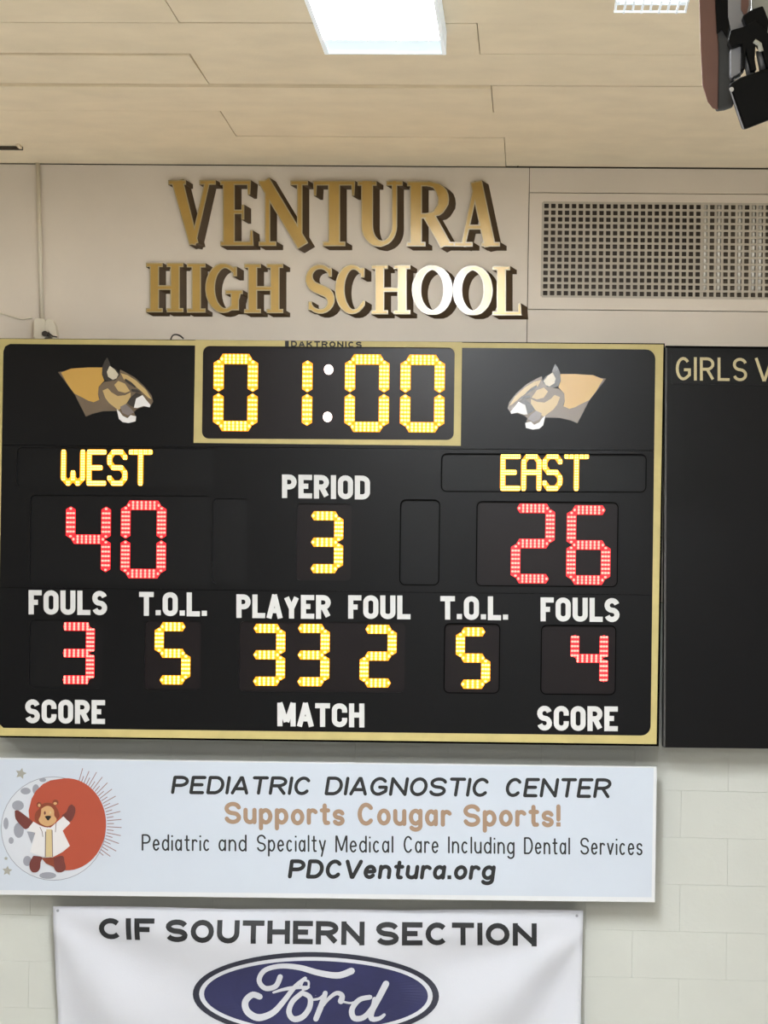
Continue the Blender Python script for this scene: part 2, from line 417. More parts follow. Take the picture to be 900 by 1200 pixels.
# main wall: smooth panels above, painted block below
m = MB(); m.box((X0-.2, .025, 0), (X1+.2, .3, CEIL+.3), 'wall_gap'); wall = struct(m.build('wall_back'))
ztop = CEIL-.004
xs = W(619, 300)[0]; z226 = W(760, 227)[1]; z362 = W(760, 364)[1]
zsplit = CZ
def wpanel(x0, x1, z0, z1): q = MB(); q.box((x0, 0, z0), (x1, .024, z1), 'wall_plaster'); return q.build('wall_panel', wall)
g = .0016
wpanel(X0, xs-g, zsplit, ztop)
xr = W(1010, 300)[0]
wpanel(xs+g, X1, z226+g, ztop)
wpanel(xs+g, X1, zsplit, z362-g)
hx0, hz1 = W(636.5, 237.5); hx1, hz0 = W(1000, 351)
plate('wall_panel', [(xs+g, z362+g), (X1, z362+g), (X1, z226-g), (xs+g, z226-g)], [[(hx0, hz0), (hx1, hz0), (hx1, hz1), (hx0, hz1)]], -.004, .022, 'wall_plaster', wall)
bh, bl = .2, .4
r0 = W(0, 880)[1]
zz = zsplit-.003; row = 0
me_cache = {}
while zz > 2.0:
    x = -2.95+(bl/2 if row % 2 else 0)
    while x < 1.75:
        q = MB(); e = .0003
        q.box((x+e, 0, zz-bh+e), (x+bl-e, .024, zz-e), 'wall_block')
        o = q.build('block', wall, bevel=.0006)
        x += bl
    zz -= bh; row += 1
for a, b, c, d in ((X0, -2.95, zz, zsplit-.003), (2.15, X1, zz, zsplit-.003), (X0, X1, 0, zz)):
    q = MB(); q.box((a, 0.002, c), (b, .024, d), 'wall_block'); o = q.build('block_field', wall); o['kind'] = 'stuff'
# ================================================================== wall vent with wire mesh
vent = thing('wall_vent', 'wire mesh vent grille let into the upper wall above the black side board', 'vent', (hx0, 0, hz0))
q = MB(); q.box((hx0-.002, .0, hz0-.01), (hx1, .022, hz0), 'wall_plaster')
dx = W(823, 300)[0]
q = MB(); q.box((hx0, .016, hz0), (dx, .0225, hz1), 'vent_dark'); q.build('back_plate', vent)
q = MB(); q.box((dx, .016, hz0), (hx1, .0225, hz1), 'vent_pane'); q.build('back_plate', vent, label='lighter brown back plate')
q = MB()
pitch = 8.07*PX
n = int((hx1-hx0)/pitch)+1
for k in range(n):
    x = hx0+k*pitch; q.box((x-.0052, -.006, hz0), (x+.0052, .0, hz1), 'grille_wire')
for k in range(15):
    z = hz1-k*(hz1-hz0)/14; q.box((hx0, -.0055, z-.0048), (hx1, .0005, z+.0048), 'grille_wire')
o = q.build('wire_mesh', vent); o['kind'] = 'stuff'
q = MB(); q.box((dx-.006, -.001, hz0), (dx+.006, .014, hz1), 'grille_wire'); q.build('divider', vent)
for u in (826.2, 842.3, 866.5, 882.7, 890.7, 906.8, 923):
    x = W(u, 300)[0]
    q = MB(); q.tube([(x, .0088, hz0+.035), (x, .0088, hz1-.004)], .0085, 'fin_glint_white', 12); q.build('fin', vent, smooth=True)
# ================================================================== conduit and cables at the left
cu_ = thing('conduit', 'cream painted conduit running down the wall to a small box at far left', 'conduit', (W(47, 280)[0], 0, W(47, 390)[1]))
(a, b), (c, d) = W(44.5, 181), W(50, 376)
q = MB(); q.tube([(a, -.012, b), (c, -.012, d)], .0095, 'conduit_paint', 12); q.build('pipe', cu_, smooth=True)
q = MB(); q.prism(PW(rrect(39.5, 373, 53, 398, 4), -.05), -.05, 0, 'conduit_paint', back=True); q.build('junction_box', cu_, bevel=.003)
q = MB(); q.prism(PW(smooth([(53, 396), (52.5, 380), (55, 374), (60, 374), (65, 382), (66.5, 396), (61, 396), (57, 388)], 3), -.055), -.055, 0, 'conduit_paint', back=True); q.build('cover', cu_, bevel=.003)
q = MB(); disc(q, 52.5, 391, 3.8, 3.4, -.058, -.05, 'cable_dark', 10); q.build('opening', cu_)
q = MB(); q.tube([(*[W(u, v, -.055)[0]], -.055-k*.001, W(u, v, -.055)[1]) for k, (u, v) in enumerate([(54, 389), (58, 391), (62, 394), (67, 395)])], .0028, 'cable_dark', 6); q.build('wire', cu_)
q = MB(); q.tube([(W(u, v)[0], -.006, W(u, v)[1]) for u, v in smooth([(-30, 362), (0, 367), (14, 371), (26, 374), (38, 372.5)], 4)], .004, 'conduit_paint', 8)
tag(q.build('cable', smooth=True), 'thin painted cable along the wall, meeting the small box at far left', 'cable')
q = MB(); q.tube([(W(u, v, -.1)[0], -.1, W(u, v, -.1)[1]) for u, v in smooth([(200, 398), (202, 393.5), (206, 392), (211, 393.5), (215, 397)], 3)], .0035, 'cable_dark', 6)
tag(q.build('lifting_eye', smooth=True), 'small dark hook on the scoreboard top left of the clock', 'hook')
q = MB(); q.tube([(W(u, v)[0], -.008, W(u, v)[1]) for u, v in ((606, 196.5), (609, 192), (611, 188), (606, 186))], .003, 'cable_dark', 6); q.tube([(W(u, v)[0], -.008, W(u, v)[1]) for u, v in ((611, 188), (617, 187), (616, 189.5))], .003, 'cable_dark', 6)
tag(q.build('wall_mark'), 'tiny dark insect-like mark at the top of the wall over the lettering', 'hook')  # bent wire stands for a small dark mark
ax, ay = WC(-25, 172); bx, by = WC(29, 174)
q = MB(); q.box((ax, ay-.02, CEIL-.014), (bx, ay, CEIL-.001), 'cable_dark'); q.box((bx-.012, ay-.075, CEIL-.012), (bx, ay-.02, CEIL-.001), 'ceiling_panel')
tag(q.build('ceiling_crack'), 'short dark crack in the ceiling, built as a strip, in the upper left corner', 'bracket')  # added strip stands for a dark ceiling crack
# ================================================================== block letters on the wall
def serif(c, w_, h, T, t, s):
    """strokes of a wide serif capital in a w_ x h box (x right, y up): list of (path, width or widths, closed)"""
    sy = s/2
    def sf(cx, y, L): return ([(cx-L/2, y), (cx+L/2, y)], s, False)
    R = []
    if c == 'V':
        R = [([(T*.75, h-.5), (w_*.54, 2)], [T, T*.8], False), ([(w_-t*1.5, h-.5), (w_*.52, 1)], t, False), sf(T*.75, h-sy, T*1.5), sf(w_-t*1.5, h-sy, t*3)]
    if c == 'E':
        x = T*.72
        R = [([(x, 0), (x, h)], T, False), ([(0, h-sy), (w_*.92, h-sy)], s, False), ([(0, sy), (w_, sy)], s, False), ([(x, h*.52), (w_*.72, h*.52)], t*.8, False),
             ([(w_*.92-2.2, h), (w_*.92-2.2, h*.78)], [5, 3], False), ([(w_-2.4, 0), (w_-2.4, h*.24)], [5.4, 3], False), ([(w_*.72-1.5, h*.63), (w_*.72-1.5, h*.4)], 3.4, False)]
    if c == 'N':
        R = [([(t*1.6, 0), (t*1.6, h-1)], t, False), ([(T*.45, h), (w_-t*.9, 0)], T*1.02, False), ([(w_-t*1.5, 0), (w_-t*1.5, h)], t, False), sf(t*1.6, sy, t*3.2), sf(w_-t*1.6, h-sy, t*3.2), sf(t*1.1, h-sy, t*2.2)]
    if c == 'T':
        x = w_/2
        R = [([(x, 0), (x, h)], T, False), ([(0, h-sy), (w_, h-sy)], s, False), ([(2.2, h), (2.2, h*.77)], [5, 3], False), ([(w_-2.2, h), (w_-2.2, h*.77)], [5, 3], False), sf(x, sy, T*1.9)]
    if c == 'U':
        x0, x1 = T*.8, w_-t*1.5
        cx = (x0+x1)/2; rx = (x1-x0)/2; ry = h*.27
        p = [(x0, h)]+arc(cx, ry+t/2, rx, ry, 180, 360, 14)+[(x1, h)]
        R = [(p, [T]+[T, T, T*.97, T*.9, T*.82, T*.76, t*1.3, t*1.25, t*1.1]+[t]*8, False), sf(T*.8, h-sy, T*1.6), sf(w_-t*1.5, h-sy, t*3)]
    if c == 'R':
        x = T*.75
        R = [([(x, 0), (x, h)], T, False), sf(x, sy, T*1.6), ([(0, h-t*.45), (w_*.5, h-t*.45)], t*.9, False),
             ([(w_*.45, h-t*.45)]+arc(w_*.45, h*.72, w_*.34, h*.24, 80, -80, 12)+[(w_*.42, h*.47), (x, h*.47)], [t, t, T*.7, T*.8, T*.95, T*.95, T*.95, T*.8, T*.7, t, t, t], False),
             ([(w_*.47, h*.48), (w_*.84, 1)], T, False), sf(w_*.86, sy, T*1.35)]
    if c == 'A':
        R = [([(w_*.5, h), (t*1.6, 0)], [t, t*.9], False), ([(w_*.5-1, h), (w_-T*.85, 0)], T, False), ([(w_*.25, h*.3), (w_*.7, h*.3)], t*.9, False), sf(t*1.7, sy, t*3.4), sf(w_-T*.8, sy, T*1.6)]
    if c == 'H':
        a, b = T*.9, w_-T*.9
        R = [([(a, 0), (a, h)], T, False), ([(b, 0), (b, h)], T, False), ([(a, h*.5), (b, h*.5)], t, False)]+[sf(x, y, T*1.8) for x in (a, b) for y in (sy, h-sy)]
    if c == 'I':
        x = w_/2; R = [([(x, 0), (x, h)], T, False), sf(x, sy, w_), sf(x, h-sy, w_)]
    if c in 'CG':
        e0, e1 = (48, 318) if c == 'C' else (48, 350)
        ct = (w_/2+.5, h/2); ws = []
        N = 22; P = arc(ct[0], ct[1], w_/2-T*.42, h/2-t/2, e0, e1, N)
        for k in range(N+1):
            q_ = math.radians(e0+(e1-e0)*k/N); ws.append(t+(T*1.05-t)*max(0, -math.cos(q_))**.8)
        R = [(P, ws, False), ([(P[0][0]+1, P[0][1]+h*.1), (P[0][0]+1, P[0][1]-h*.1)], 5, False)]
        if c == 'G':
            x = w_-T*.8; R += [([(x, h*.05), (x, h*.42)], T*.9, False), sf(x-1, h*.42, T*1.9)]
        else: R += [([(P[-1][0], P[-1][1]-1), (P[-1][0]+1.5, P[-1][1]+h*.08)], [t, 3], False)]
    if c == 'O':
        N = 28; P = arc(w_/2, h/2, w_/2-T*.45, h/2-t/2, 0, 360, N)[:-1]
        R = [(P, [t+(T-t)*abs(math.cos(2*math.pi*k/N))**.9 for k in range(N)], True)]
    if c == 'S':
        rx = w_/2-t*.75
        P = arc(w_/2, h*.73, rx, h*.27-t/2, 25, 250, 12)+arc(w_/2, h*.26, rx, h*.26-t/2, 70, -155, 12)
        N = len(P); R = [(P, [t+(T*1.15-t)*math.exp(-((k/(N-1)-.5)/.2)**2) for k in range(N)], False),
            ([(P[0][0], P[0][1]+h*.1), (P[0][0], P[0][1]-h*.08)], 4.5, False), ([(P[-1][0], P[-1][1]-h*.1), (P[-1][0], P[-1][1]+h*.08)], 4.5, False)]
    if c == 'L':
        x = T*.95
        R = [([(x, 0), (x, h)], T, False), sf(x, h-sy, T*1.9), ([(0, sy), (w_, sy)], s, False), ([(w_-2.2, 0), (w_-2.2, h*.25)], [5, 3], False)]
    return R
VEN = [('V', 197, 253, 'gold V with dark drop side, first letter of the upper line VENTURA'), ('E', 258, 297, 'gold E with dark drop side between V and N'),
       ('N', 303, 361, 'gold N with dark drop side between E and T'), ('T', 367, 416, 'gold T with dark drop side in the middle of VENTURA'),
       ('U', 419, 472, 'gold U with dark drop side after the T of VENTURA'), ('R', 477, 531, 'gold R with dark drop side before the last letter of VENTURA'),
       ('A', 532, 586, 'gold A with dark drop side, last letter of VENTURA')]
HS = [('H', 171, 215, 'gold H with dark drop side, first letter of HIGH'), ('I', 219, 241, 'narrow gold I with dark drop side in HIGH'),
      ('G', 241, 284, 'gold G with dark drop side in HIGH'), ('H', 286, 332, 'gold H with dark drop side, last letter of HIGH'),
      ('S', 358, 392, 'gold S with dark drop side, first letter of SCHOOL'), ('C', 393, 433, 'gold C with dark drop side in SCHOOL'),
      ('H', 435, 481, 'gold H with dark drop side in the middle of SCHOOL'), ('O', 483, 530, 'first O of SCHOOL, gold turning pale with glare'),
      ('O', 531, 577, 'second O of SCHOOL, gold turning white with glare'), ('L', 577, 611, 'pale gleaming L at the end of SCHOOL')]
def wall_letter(c, x0, x1, top, base, lab, T, t, s, grp):
    cx, cz = W((x0+x1)/2, base)
    th = thing('wall_letter', lab, 'letter', (cx, 0, cz), grp)
    st = serif(c, x1-x0, base-top, T, t, s)
    def path(p): return [(x0+a, base-b) for a, b in p]
    q = MB(); q2 = MB()
    for p, wd, cl in st:
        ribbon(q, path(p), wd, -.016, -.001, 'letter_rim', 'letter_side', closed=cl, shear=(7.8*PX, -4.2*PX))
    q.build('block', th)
    for p, wd, cl in st:
        wd2 = [max(1.0, x-2.6) for x in wd] if isinstance(wd, (list, tuple)) else max(1.0, wd-2.6)
        P = path(p)
        if not cl and len(P) == 2:
            l = math.hypot(P[1][0]-P[0][0], P[1][1]-P[0][1]); k = min(.3, 1.3/l)
            P = [(P[0][0]+(P[1][0]-P[0][0])*k, P[0][1]+(P[1][1]-P[0][1])*k), (P[1][0]-(P[1][0]-P[0][0])*k, P[1][1]-(P[1][1]-P[0][1])*k)]
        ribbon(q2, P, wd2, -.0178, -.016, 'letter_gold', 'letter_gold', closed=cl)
    q2.build('face', th)
for c, a, b, lab in VEN: wall_letter(c, a, b, 211+(a-197)*.005, 288+(a-197)*.003, lab, 14, 6.5, 5.5, 'gold letters of the school name')
for c, a, b, lab in HS: wall_letter(c, a, b, 308+(a-171)*.009, 366+(a-171)*.009, lab, 11, 5.5, 5, 'gold letters of the school name')
# ================================================================== scoreboard
YB = -.17        # front plane of the scoreboard face
sb = thing('scoreboard', 'large black electronic scoreboard with gold border and lit digits', 'scoreboard', (W(385, 860)[0], YB, W(385, 868)[1]))
def yb(v0l, v0r, u): return v0l+(v0r-v0l)*(u/777.0)
body = PW([(-8, 396.5), (779, 402.5), (772, 874.5), (-8, 864)], YB+.02)
q = MB(); q.prism(body, YB+.016, -.004, 'gap_black', 'board_side', back=True); q.build('cabinet', sb)
wins = {   # x0,y0,x1,y1,r,slope
 'clock': (237, 405, 533, 515, 9, .006), 'west_name': (20, 524, 252, 570, 6, .006), 'east_name': (518, 532, 757, 575.5, 6, .004),
 'west_score': (36, 580, 248, 684, 5, .006), 'east_score': (559.5, 588, 724, 686, 6, .008), 'period': (348, 590, 412, 680, 5, .008),
 'bonus_left': (249.5, 584, 291, 684, 6, .006), 'bonus_right': (470, 586, 515, 685, 6, .006),
 'west_fouls': (35, 726, 122, 806, 6, .006), 'west_time': (170, 727, 236, 808, 6, .006), 'player': (281, 728, 475, 810, 6, .008),
 'east_time': (521.5, 731, 585.5, 811.5, 6, .008), 'east_fouls': (635, 733, 721.5, 813, 6, .008)}
def wout(k, y, grow=0): x0, y0, x1, y1, r, sl = wins[k]; return PW(rrect(x0-grow, y0-grow, x1+grow, y1+grow, r+grow, sl, -.012), y)
# three face sections with real openings
def face(tl, tr, br, bl, keys):
    return plate('face_panel', PW([tl, tr, br, bl], YB), [wout(k, YB) for k in keys], YB, YB+.014, 'board_black', sb)
face((-6, 398), (777, 403.5), (774.5, 528), (-6, 521.2), ['clock'])
face((-6, 521.8), (774.5, 528.6), (772, 697), (-6, 688), ['west_name', 'east_name', 'west_score', 'east_score', 'period', 'bonus_left', 'bonus_right'])
face((-6, 688.6), (772, 697.6), (769, 872), (-6, 862.5), ['west_fouls', 'west_time', 'player', 'east_time', 'east_fouls'])
# gold border strips
def ring(outer, inner, nm='border_strip', e=0): return plate(nm, outer, [inner], YB-.004-e, YB-.0002, 'trim_gold', sb)
inner = [(4, 402.7), (752, 409.3), (762, 411), (767.5, 418), (762.5, 850), (759, 859), (749, 861.8), (-4, 852.8)]
inner = [(12, 403)]+[(x, y) for x, y in arc(757, 421, 11, 11.5, -90, 0, 6)]+[(x, y) for x, y in arc(751.5, 850.5, 11, 11.5, 0, 90, 6)]+[(4, 853), (-3, 846)]+[(4, 412)]+[(6, 406)]
ring(PW([(-8, 397), (777.5, 403.8), (769.3, 872), (-8, 862)], YB), PW(inner, YB))
ring(PW([(229, 398.5), (541.5, 401), (540, 522.5), (227, 519)], YB), PW(rrect(238, 405.5, 533, 514, 8, .006, -.012), YB), e=.0006)
# digits
SEG = {'0': 'abcdef', '1': 'bc', '2': 'abged', '3': 'abgcd', '4': 'fgbc', '5': 'afgcd', '6': 'afgedc'}
def window(key, m): 
    q = MB(); q.prism(wout(key, YB+.012, 1.5), YB+.010, YB+.0155, m); return q.build('digit_window', sb)
def digit(parent, ch, x0, y0, x1, y1, t, col):
    yz = YB+.0035
    lens, led = ('amber_lens', 'amber_led') if col == 'y' else ('red_lens', 'red_led')
    h = t/2; ym = (y0+y1)/2
    C = {'a': ((x0+h, y0+h), (x1-h, y0+h)), 'g': ((x0+h, ym), (x1-h, ym)), 'd': ((x0+h, y1-h), (x1-h, y1-h)),
         'f': ((x0+h, y0+h), (x0+h, ym)), 'e': ((x0+h, ym), (x0+h, y1-h)), 'b': ((x1-h, y0+h), (x1-h, ym)), 'c': ((x1-h, ym), (x1-h, y1-h))}
    for s_ in SEG[ch]:
        (ax, ay), (bx, by) = C[s_]
        def tr(p): return (p[0]-.012*(p[1]-y0), p[1]+.007*(p[0]-x0))
        L = math.hypot(bx-ax, by-ay); dx, dy = (bx-ax)/L, (by-ay)/L; nx, ny = -dy, dx; g_ = .9
        k = h*.82
        lit = SEG[ch]
        P = [(g_-0, 0), (k*.75+g_, -h), (L-k*.75-g_, -h), (L-g_, 0), (L-k*.75-g_, h), (k*.75+g_, h)]
        pts = [tr((ax+dx*a+nx*b, ay+dy*a+ny*b)) for a, b in P]
        q = MB(); q.prism(PW(pts, yz), yz, YB+.0098, lens)
        nL = max(4, int(round((L-2*g_-3)/4.6))); rows = (-.31*t, 0, .31*t)
        for i in range(nL):
            al = g_+2.6+(L-2*g_-5.2)*i/(nL-1)
            for rr in rows:
                if abs(rr) > .1 and (al < g_+k*.6 or al > L-g_-k*.6): continue
                px_, py_ = tr((ax+dx*al+nx*rr, ay+dy*al+ny*rr))
                disc(q, px_, py_, 1.42 if abs(dx) > .5 else 1.75, 1.75 if abs(dx) > .5 else 1.42, yz-.003, yz, led, 6)
        q.build('led_segment', parent)
for k in wins:
    if k in ('east_name', 'east_score', 'bonus_right', 'east_fouls', 'east_time'): plate('shade_ring', wout(k, YB, 1.0), [wout(k, YB, -.3)], YB-.0006, YB-.0001, 'gap_black', sb)  # thin dark rings stand for the recess shade around these windows
wn = {k: window(k, 'window_spill_tint' if k in ('clock', 'east_score', 'west_time', 'player', 'east_time', 'east_fouls', 'period') else 'window_black') for k in wins}
for ch, a, b, c, d in (('0', 250.5, 414.5, 302.5, 505), ('1', 314.5, 415, 366.5, 505.5), ('0', 404.5, 415, 456.5, 506), ('0', 469.5, 415.5, 521.5, 506.5)):
    digit(wn['clock'], ch, a, b, c, d, 12, 'y')
for u, v in ((385, 433), (383.7, 488.5)):
    q = MB(); disc(q, u, v, 5.2, 5.8, YB-.001, YB+.0098, 'colon_led', 20); q.build('colon_dot', wn['clock'])
digit(wn['west_score'], '4', 77.5, 587, 130, 676.5, 11, 'r'); digit(wn['west_score'], '0', 142, 586.5, 195, 677.5, 11, 'r')
digit(wn['east_score'], '2', 599.5, 590, 650.5, 683.5, 11, 'r'); digit(wn['east_score'], '6', 664.5, 592, 716, 685, 11, 'r')
digit(wn['period'], '3', 358.5, 599, 402.5, 671.5, 10.6, 'y')
digit(wn['west_fouls'], '3', 68, 729, 111, 801.5, 10, 'r'); digit(wn['west_time'], '5', 181.5, 729, 223.5, 802, 10.6, 'y')
digit(wn['player'], '3', 291, 731, 334.5, 803.5, 10.6, 'y'); digit(wn['player'], '3', 343, 731, 386.5, 804, 10.6, 'y'); digit(wn['player'], '2', 422, 732, 465, 805.5, 10.6, 'y')
digit(wn['east_time'], '5', 534.5, 735, 575, 807, 10.6, 'y'); digit(wn['east_fouls'], '4', 669, 738, 713, 805, 10, 'r')
# dot-matrix names
DM = {'W': ['1...1', '1...1', '1...1', '1...1', '1.1.1', '1.1.1', '.1.1.'], 'E': ['11111', '1....', '1....', '1111.', '1....', '1....', '11111'],
      'S': ['.111.', '1...1', '1....', '.111.', '....1', '1...1', '.111.'], 'T': ['11111', '..1..', '..1..', '..1..', '..1..', '..1..', '..1..'],
      'A': ['.111.', '1...1', '1...1', '11111', '1...1', '1...1', '1...1']}
def dm(parent, ch, x0, x1, y0, y1, sl):
    q = MB(); yz = YB+.0035; R = DM[ch]
    sx = (x1-x0-5)/4; sy = (y1-y0-5.5)/6
    P = lambda c, r: (x0+2.5+c*sx-.012*r*sy, y0+2.75+r*sy+sl*c*sx)
    for r in range(7):
        for c in range(5):
            if R[r][c] != '1': continue
            linked = False
            for dc, dr in ((1, 0), (0, 1), (1, 1), (-1, 1)):
                c2, r2 = c+dc, r+dr
                if 0 <= c2 < 5 and r2 < 7 and R[r2][c2] == '1':
                    if dc and dr and (R[r][c2] == '1' or R[r2][c] == '1'): continue
                    ribbon(q, [P(c, r), P(c2, r2)], 6.4, yz, YB+.0098, 'amber_lens')
            u, v = P(c, r)
            disc(q, u, v, 3.0, 3.2, yz-.0004, YB+.0098, 'amber_lens', 10)
            for ox, oy in ((-1.15, -1.5), (1.15, -1.5), (-1.15, 1.5), (1.15, 1.5)):
                disc(q, u+ox, v+oy, 1.12, 1.22, yz-.003, yz, 'amber_led', 6)
    q.build('led_letter', parent)
for ch, a, b in (('W', 72, 99.5), ('E', 102, 124.5), ('S', 126, 149), ('T', 151, 178.5)): dm(wn['west_name'], ch, a, b, 527, 569, .004)
for ch, a, b in (('E', 587, 610), ('A', 611.5, 634.5), ('S', 636, 659), ('T', 661.5, 690)): dm(wn['east_name'], ch, a, b, 532, 575, .004)
# white words
for s_, a, b, t0, b0, t1, b1 in (('PERIOD', 330.5, 433.5, 556, 583.5, 557.5, 585.5), ('FOULS', 33.5, 125.5, 691.5, 720, 692.5, 721), ('T.O.L.', 163, 242.5, 693.5, 721.5, 694.5, 722.5),
    ('PLAYER', 277, 387.5, 696.5, 724, 697.5, 725.5), ('FOUL', 408, 481, 697.5, 725, 698, 725.8), ('T.O.L.', 516, 595.5, 698.5, 726, 699, 727),
    ('FOULS', 633.5, 726, 700, 728, 701, 729), ('SCORE', 29.5, 123, 819.5, 847.5, 820.5, 848.5), ('MATCH', 325, 427, 823.5, 851, 824.5, 852.5), ('SCORE', 629.5, 724, 827, 856, 828, 857)):
    text(None, s_, a, b, t0, b0, t1, b1, 6.0, YB-.001, YB, 'white_vinyl', r=.24, wr=.4, gap=.075, cap='butt', parent=sb)
q = MB(); text(q, 'DAKTRONICS', 341, 424, 399.3, 406.6, 400.4, 407.6, 1.7, YB-.0058, YB-.0046, 'dark_ink', r=.5, wr=.7, gap=.25)
q.prism(PW([(334, 399.5), (338.5, 399.5), (338.5, 406.5), (334, 406.5)], YB-.005), YB-.0058, YB-.0046, 'dark_ink'); q.build('maker_lettering', sb)
# animal head emblems
EM = [('emblem_brown', [(55, 180), (190, 360), (282, 542), (330, 520), (420, 498), (540, 495), (450, 440), (395, 400), (300, 300), (120, 170)]),
      ('emblem_gold', [(80, 185), (160, 152), (300, 143), (415, 143), (412, 200), (430, 250), (385, 300), (380, 360), (390, 405), (345, 425), (300, 412), (250, 385), (190, 355), (140, 290)]),
      ('emblem_brown', [(385, 300), (430, 262), (500, 250), (555, 205), (560, 160), (600, 180), (680, 225), (760, 300), (815, 370), (828, 420), (800, 465), (760, 460), (720, 472), (690, 485), (672, 505), (690, 550), (680, 580), (630, 592), (580, 585), (550, 560), (540, 505), (500, 475), (430, 455), (395, 400), (380, 360)]),
      ('emblem_dark', [(455, 60), (475, 105), (485, 140), (530, 160), (558, 205), (520, 248), (470, 254), (430, 240), (412, 190), (418, 130), (435, 90)]),
      ('emblem_cream', [(475, 130), (515, 158), (546, 200), (530, 232), (500, 243), (462, 218), (452, 180)]),
      ('emblem_tan', [(418, 330), (460, 312), (490, 345), (540, 375), (600, 368), (645, 345), (645, 400), (600, 445), (545, 490), (470, 430), (440, 390)]),
      ('emblem_tan', [(512, 285), (545, 252), (600, 275), (640, 335), (600, 350), (545, 335)]),
      ('emblem_tan', [(565, 190), (620, 205), (690, 250), (770, 325), (815, 400), (790, 390), (720, 325), (650, 275), (590, 240)]),
      ('emblem_dark', [(640, 390), (690, 348), (735, 360), (700, 400), (682, 470), (640, 452), (615, 430)]),
      ('emblem_grey', [(560, 462), (605, 440), (650, 478), (672, 508), (625, 532), (580, 512)]),
      ('emblem_white', [(690, 395), (742, 368), (770, 405), (806, 448), (800, 466), (750, 456), (700, 472), (672, 470)]),
      ('emblem_white', [(533, 482), (556, 500), (580, 535), (620, 555), (645, 530), (690, 540), (685, 580), (630, 594), (580, 587), (550, 560)]),
      ('emblem_dark', [(600, 232), (650, 262), (690, 300), (680, 306), (640, 282), (600, 252)]),
      ('emblem_dark', [(650, 318), (700, 322), (735, 350), (690, 344), (655, 338)])]
def emblem(fn, lab):
    q = MB()
    for i, (mm_, P) in enumerate(EM):
        q.prism(PW([fn(60+x/6.923, 410+y/6.923) for x, y in P], YB), YB-.0008-.00025*i, YB-.00001, mm_)
    q.build('cougar_emblem', sb, label=lab)
emblem(lambda u, v: (u, v), 'big cat head emblem facing right')
EMW = {'emblem_brown', 'emblem_dark'}
emblem(lambda u, v: (595.5+(179-u)*115/111, v+7.7), 'big cat head emblem facing left')
# ================================================================== side board
YS = -.15
sd = thing('side_board', 'plain black record board with GIRLS heading right of the scoreboard', 'board', (W(840, 876)[0], YS, W(840, 876)[1]))
q = MB(); q.prism(PW([(780.3, 405), (1150, 409), (1150, 880), (777.8, 876)], YS), YS, -.004, 'board_black', 'board_side', back=True); q.build('panel', sd)
q = MB()
for a, b in (((780.6, 405.5), (778.6, 875.5)),): ribbon(q, [a, b], 2.2, YS-.004, YS, 'board_side')
ribbon(q, [(780, 406.3), (1150, 410.3)], 2, YS-.004, YS, 'gap_black'); q.build('edge_strip', sd)
q = MB(); q.prism(PW([(787, 414), (1150, 418), (1150, 454), (787, 450)], YS), YS-.002, YS, 'window_black'); q.build('header_strip', sd)
text(None, 'GIRLS', 792, 875.5, 418.3, 445.5, 419.5, 446.8, 3.3, YS-.003, YS-.002, 'cream_vinyl', r=.5, wr=.58, gap=.16, parent=sd)
text(None, 'V', 885, 906, 419.5, 446.5, 419.8, 446.8, 3.3, YS-.003, YS-.002, 'cream_vinyl', r=.5, parent=sd)
# ================================================================== sponsor sign
YG = -.115
sg = thing('sponsor_sign', 'wide white sponsor sign with bear and sun picture under the scoreboard', 'sign', (W(380, 1050)[0], YG, W(380, 1052)[1]))
q = MB(); q.prism(PW([(-4, 888), (770, 898.5), (767.5, 1057.5), (-4, 1048.5)], YG), YG, YG+.035, 'sign_edge', back=True); q.build('panel', sg, bevel=.002)
q = MB(); q.prism(PW([(-3, 889.5), (766, 900), (763.5, 1051.5), (-3, 1043)], YG), YG-.001, YG, 'sign_white'); q.build('print_sheet', sg)
for x_ in (-1.9, -.9, .2): 
    q = MB(); zt = W(300, 905)[1]; zb_ = W(300, 1035)[1]; q.box((x_-.02, YG+.035, zb_), (x_+.02, 0, zt), 'metal_grey'); q.build('mounting_rail', sg)
YT = YG-.0018
def lt(words, wt, m_, italic=0, r=.5, wr=.7, gap=.2, cap='round', jit=0):
    for s_, a, b, t0, b0, t1, b1 in words:
        text(None, s_, a, b, t0, b0, t1, b1, wt, YT, YG-.001, m_, r=r, wr=wr, gap=gap, cap=cap, italic=italic, jitter=jit, parent=sg)
lt([('PEDIATRIC', 200, 363, 909, 930.5, 910, 932), ('DIAGNOSTIC', 380, 572, 910, 932, 911.5, 934), ('CENTER', 591, 714, 911.5, 934, 912, 935.5)], 3.9, 'dark_ink', italic=.16, wr=.72, gap=.11)
lt([('Supports', 263, 404, 940, 966, 941, 967.5), ('Cougar', 419, 529, 940.5, 967.5, 941.5, 968.5), ('Sports!', 543, 657, 942, 968.5, 942.5, 969.5)], 5.0, 'sign_tan', wr=.55, gap=.1, jit=.5)
lt([('Pediatric', 166, 246, 977.5, 997, 978, 997.5), ('and', 256, 289, 978, 997.5, 978, 998), ('Specialty', 301, 382, 978, 998, 978.5, 998.5), ('Medical', 393, 461, 979, 999, 979.5, 999.5),
    ('Care', 473, 514, 979.5, 999.5, 980, 1000), ('Including', 525, 603, 980, 1000, 981, 1001), ('Dental', 614, 668, 981, 1001, 981.5, 1001.5), ('Services', 680, 753, 981.5, 1001.5, 982, 1002.5)], 2.0, 'dark_ink', wr=.45, gap=.12)
lt([('PDCVentura.org', 337, 579, 1007, 1029.5, 1008, 1031.5)], 4.6, 'dark_ink', italic=.14, wr=.66, gap=.1)
